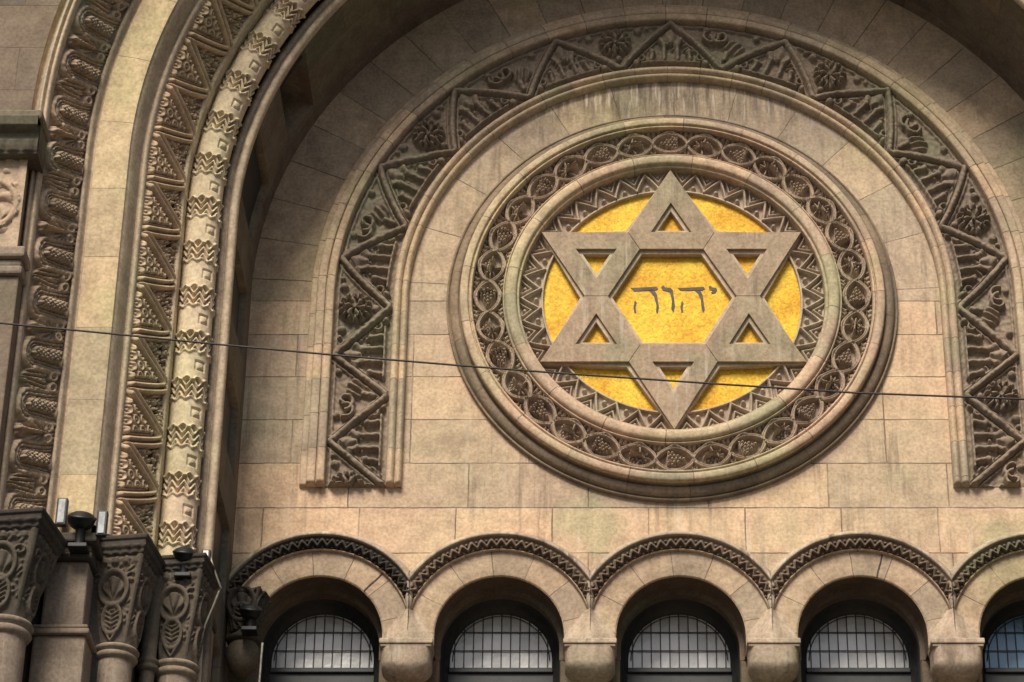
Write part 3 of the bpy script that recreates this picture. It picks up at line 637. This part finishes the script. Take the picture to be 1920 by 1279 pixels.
# ------------------------------------------------------------------ columns, capitals and pier under the orders
def capital(name, parent, cx, cy, ztop_, zbot_, wt, rb, rot, mat):
    """square-topped bell capital; carved scroll panel on each face, ridge at each corner"""
    n, m = 220, 80; phi = np.linspace(0, 2 * math.pi, n, endpoint=False); t = np.linspace(0, 1, m)
    Ph, T = np.meshgrid(phi, t, indexing='ij'); c, s_ = np.cos(Ph), np.sin(Ph)
    sq = 1 / np.maximum(np.abs(c), np.abs(s_)); sq = np.minimum(sq, 1.34)
    f = np.clip(T, 0, 1); half = rb + (wt / 2 - rb) * f ** 1.25
    rad = half * (1 + (sq - 1) * np.clip(f * 1.5, 0, 1))
    q = (Ph + math.pi / 4) % (math.pi / 2) - math.pi / 4; x = np.tan(q) * half; z = T * (ztop_ - zbot_); Hh = ztop_ - zbot_
    e = np.abs(q) / (math.pi / 4)
    H = .03 * np.clip((e - .86) / .06, 0, 1) * f                                   # corner ridges
    zc = .62 * Hh; rr = np.hypot(x, (z - zc) * .8)
    pz_ = z - zc; pa = np.arctan2(x, pz_ + .09)
    H = np.maximum(H, .036 * ridge(np.abs(np.hypot(x, pz_ * .70) - .088), .016))
    H = np.maximum(H, .034 * (np.hypot(x, pz_ * .8) < .066) * np.abs(np.cos(pa * 5.5)) * np.clip((pz_ + .09) / .06, 0, 1))
    for sx in (-1, 1):
        vr = np.hypot(x - sx * .115, pz_ - .075); va = np.arctan2(pz_ - .075, (x - sx * .115) * sx)
        H = np.maximum(H, .034 * ridge(np.abs(vr - .026 - .004 * va), .011) * (e < .85))
    H = np.maximum(H, .034 * ridge(np.abs(np.hypot(x * 1.1, (z - .27 * Hh) * .62) - .066), .014)); H = np.maximum(H, .03 * (np.abs(x) < .042) * (np.abs(z - .27 * Hh) < .07) * np.abs(np.cos((z - np.abs(x) * .7) * 95)))
    H = np.maximum(H, .03 * ridge(np.abs(np.abs(x) - .55 * (z - .012)), .010) * (z < .16 * Hh))
    H = np.maximum(H, .02 * np.clip(lumps(x, z, 75), 0, 1) * (e < .84) * (rr > .1) * (z > .2 * Hh)); H = np.maximum(H, .028 * np.abs(np.cos(x * 45)) * ((z > .9 * Hh) & (z < .97 * Hh)))
    rad = rad + H; a = Ph + rot
    P = np.stack([cx + rad * np.cos(a), cy + rad * np.sin(a), zbot_ + z], -1)
    return grid_obj(name, P, mat, parent, closed=True)
def abacus(parent, cx, cy, z0, z1, wt, rot, mat):
    n = 240; phi = np.linspace(0, 2 * math.pi, n, endpoint=False); prof = [(.5, 0), (.53, .06), (.54, .3), (.57, .34), (.60, .5), (.60, .72), (.63, .78), (.64, .95), (.62, 1.), (.0, 1.0)]
    pr, _ = resample(prof, .06); Ph, J = np.meshgrid(phi, np.arange(len(pr)), indexing='ij'); hw = pr[J.ravel(), 0].reshape(J.shape) * wt; zf = pr[J.ravel(), 1].reshape(J.shape)
    c, s_ = np.cos(Ph), np.sin(Ph); k = 1 / np.maximum(np.abs(c), np.abs(s_)); hw = hw + .012 * np.abs(np.cos(np.tan((Ph + math.pi / 4) % (math.pi / 2) - math.pi / 4) * 9)) * ((zf > .1) & (zf < .5))
    P = np.stack([cx + hw * k * np.cos(Ph + rot), cy + hw * k * np.sin(Ph + rot), z0 + zf * (z1 - z0)], -1)
    return grid_obj("abacus", P, mat, parent, closed=True, smooth=False)
def column(label, cx, d, ztop_, zab, zbell, zneck, wt, rs, rot, caplab=None, grp="columns with carved capitals under the great arch"):
    t = thing("column", label, "column", (cx, -d, -6.0), grp)
    MB().lathe([(rs * 1.04, -6.0 - zneck + .0), (rs, -5.8 - zneck), (rs, -.0)], (cx, -d, zneck), n=40).obj("shaft", M['shaft'], t, smooth=True)
    nk = zbell - zneck
    MB().lathe([(rs, -.01), (rs + .02, .0), (rs + .035, nk * .22), (rs + .018, nk * .42), (rs + .012, nk * .52), (rs + .03, nk * .6), (rs + .042, nk * .78), (rs + .03, nk * .95), (rs, nk)], (cx, -d, zneck), n=40).obj("neck_ring", M['shaft'], t, smooth=True)
    capital("capital", t, cx, -d, zab, zbell, wt, rs, rot, M['cap'])
    abacus(t, cx, -d, zab - .004, ztop_, wt, rot, M['soot'])
    return t
column("thick column with carved capital under the leaf-carved archivolt, at the left edge", -4.545, 2.33, -3.27, -3.40, -3.99, -4.10, .44, .15, R_(-8))
column("column with scroll-carved capital directly under the interlace archivolt", -3.925, 1.62, -3.08, -3.22, -3.86, -3.95, .36, .125, R_(-8))
column("column with scroll-carved capital under the chevron roll, nearest the windows", -3.565, 1.22, -3.03, -3.14, -3.80, -3.90, .35, .13, R_(-8))
def colonnette(label, cx, d, zt, r):
    t = thing("colonnette", label, "colonnette", (cx, -d, -6), "slender colonnettes between the columns")
    MB().lathe([(r, -6 - zt), (r, 0)], (cx, -d, zt), n=24).obj("shaft", M['cap'], t, smooth=True)
    MB().lathe([(r, -.03), (r + .022, -.015), (r + .022, .01), (r + .008, .02), (r + .02, .03), (r + .02, .06), (r, .075), (r * 1.2, .5), (r * 1.3, .7)], (cx, -d, zt), n=24).obj("neck_ring", M['cap'], t, smooth=True)
colonnette("thin dark colonnette squeezed between the two scroll-capital columns", -3.74, 1.36, -3.88, .055)
colonnette("thin dark colonnette between the inner column and the pale jamb", -3.40, 1.06, -3.98, .04)

# square pier under the plain archivolt
pr = thing("square_pier", "square stone pier with a moulded band between two columns, a floodlight on top", "pier", (-4.22, -2.0, -6))
MB().box(-4.385, -4.095, -2.0, -1.5, -3.86, -3.36).obj("upper_block", M['shaft'], pr, bevel=.02)
MB().box(-4.43, -4.05, -2.05, -1.5, -3.885, -3.855).box(-4.445, -4.035, -2.065, -1.5, -3.93, -3.89).obj("moulded_band", M['shaft'], pr, bevel=.012)
MB().box(-4.42, -4.06, -2.03, -1.5, -6, -3.93).obj("lower_block", M['shaft'], pr, bevel=.02)
MB().box(-4.42, -4.07, -2.05, -1.5, -3.36, -3.31).box(-4.41, -4.08, -2.04, -1.5, -3.31, -3.25).box(-4.45, -4.04, -2.09, -1.5, -3.25, -3.18).obj("top_cap", M['soot'], pr, bevel=.015)
# pale jamb right of the inner column
jm = thing("jamb_strip", "narrow pale vertical stone jamb between the inner column and the first window", "jamb", (-3.42, -.9, -6))
MB().box(-3.50, -3.385, -1.02, -.72, -6, -3.32).obj("stone_strip", M['shaft'], jm, bevel=.015)
jm2 = MB().box(-3.50, -3.37, -1.05, -.70, -3.32, -3.24).obj("strip_cap", M['soot'], jm, bevel=.015)

# sooty half corbel in the corner by the first window
t = thing("corner_corbel", "soot-blackened corbel with a leafy bell top in the corner left of the first window", "corbel", (-3.25, -.1, -3.3))
capital("capital", t, -3.25, -.10, -2.72, -3.03, .26, .07, R_(-10), M['soot'])
MB().lathe([(.09, 0), (.125, .01), (.135, .03), (.12, .05), (.09, .06), (.085, .09)], (-3.25, -.10, -3.12), n=28).obj("neck_ring", M['soot'], t, smooth=True)
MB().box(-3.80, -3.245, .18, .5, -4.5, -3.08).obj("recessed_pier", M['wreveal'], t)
MB().lathe([(.001, -.26), (.05, -.25), (.10, -.2), (.125, -.12), (.12, -.04), (.10, 0)], (-3.25, -.10, -3.12), n=28).obj("bowl", M['cap'], t, smooth=True)

# ------------------------------------------------------------------ floodlights, light boxes, wires
def floodlight(label, x, d, z, r, stem, tilt=-35):
    t = thing("floodlight", label, "floodlight", (x, -d, z - stem), "black floodlights on the column tops")
    ax = Vector((.10, -.42, .9)).normalized()
    MB().lathe([(.001, -r * .75), (r * .4, -r * .7), (r * .72, -r * .52), (r * .93, -r * .22), (r * 1.02, r * .1), (r * 1.07, r * .14), (r * 1.07, r * .28), (r * .98, r * .32), (r * .8, r * .5), (r * .45, r * .66), (.001, r * .72)], (x, -d, z), axis=ax, n=28).obj("lamp_head", M['black'], t, smooth=True)
    MB().lathe([(r * .36, 0), (r * .36, stem * .72), (r * .5, stem * .76), (r * .5, stem * .9), (.001, stem * .92)], (x, -d, z - stem), n=16).obj("stem", M['black'], t, smooth=True)
    MB().box(x - r * .7, x + r * .7, -d - r * .7, -d + r * .7, z - stem - .02, z - stem + .012).obj("base_plate", M['black'], t, bevel=.006)
floodlight("black round floodlight on a stem atop the square pier", -4.155, 2.1, -3.10, .095, .21)
floodlight("black round floodlight on the capital below the chevron roll", -3.535, 1.4, -3.02, .085, .17)
floodlight("black floodlight in the dark corner beside the first window's arch", -3.185, .30, -2.95, .085, .15)
def box_lamp(label, x, d, z0, w_, h_, mat):
    t = thing("light_box", label, "lamp", (x, -d, z0), "small upright lamp boxes by the floodlights")
    MB().box(x - w_ / 2, x + w_ / 2, -d, -d + .05, z0, z0 + h_).obj("case", M['iron'], t, bevel=.008)
    MB().box(x - w_ / 2 + .014, x + w_ / 2 - .014, -d - .006, -d - .0005, z0 + .014, z0 + h_ - .014).obj("lens", mat, t, bevel=.002)
box_lamp("grey lens box left of the floodlight on the square pier", -4.30, 2.1, -3.13, .075, .21, M['grey'])
box_lamp("grey lens box right of the floodlight on the square pier", -4.015, 2.1, -3.21, .072, .19, M['grey'])
box_lamp("small white lens box beside the floodlight under the chevron roll", -3.395, 1.35, -3.05, .065, .105, M['white'])

wp = [(-4.179, -3.249), (-3.518, -3.322), (-2.892, -3.394), (-2.125, -3.475), (-1.395, -3.545), (-.793, -3.598), (.153, -3.672), (.907, -3.728), (1.911, -3.772)]
wp = [(-14, -2.0), (-9, -2.62), (-6, -3.01)] + wp + [(4, -3.83), (8, -3.80), (14, -3.5)]
ow_ = tag(MB().tube([(x, -5.0, z) for x, z in wp], .0062, 8).obj("overhead_wire", M['wire'], None, smooth=True), "thin dark overhead wire sagging across the whole facade in front of the medallion", "wire")
tag(MB().tube([(-3.39, -1.2, -2.915), (-3.356, -1.22, -3.022), (-3.288, -1.22, -3.191), (-3.30, -1.22, -3.22), (-3.329, -1.22, -3.316), (-3.382, -1.22, -3.483), (-3.416, -1.21, -3.689), (-3.436, -1.2, -3.934), (-3.45, -1.2, -6)], .0075, 8).obj("conduit", M['conduit'], None, smooth=True), "pale bent conduit running down from the white lens box past the inner capital", "conduit")
tag(MB().tube([(-3.083, -.3, -3.20), (-3.084, -.3, -3.227), (-3.086, -.3, -3.369), (-3.088, -.3, -3.539), (-3.09, -.3, -6)], .008, 8).obj("cable", M['conduit'], None, smooth=True), "thin straight pale cable hanging beside the first window's left edge", "cable")
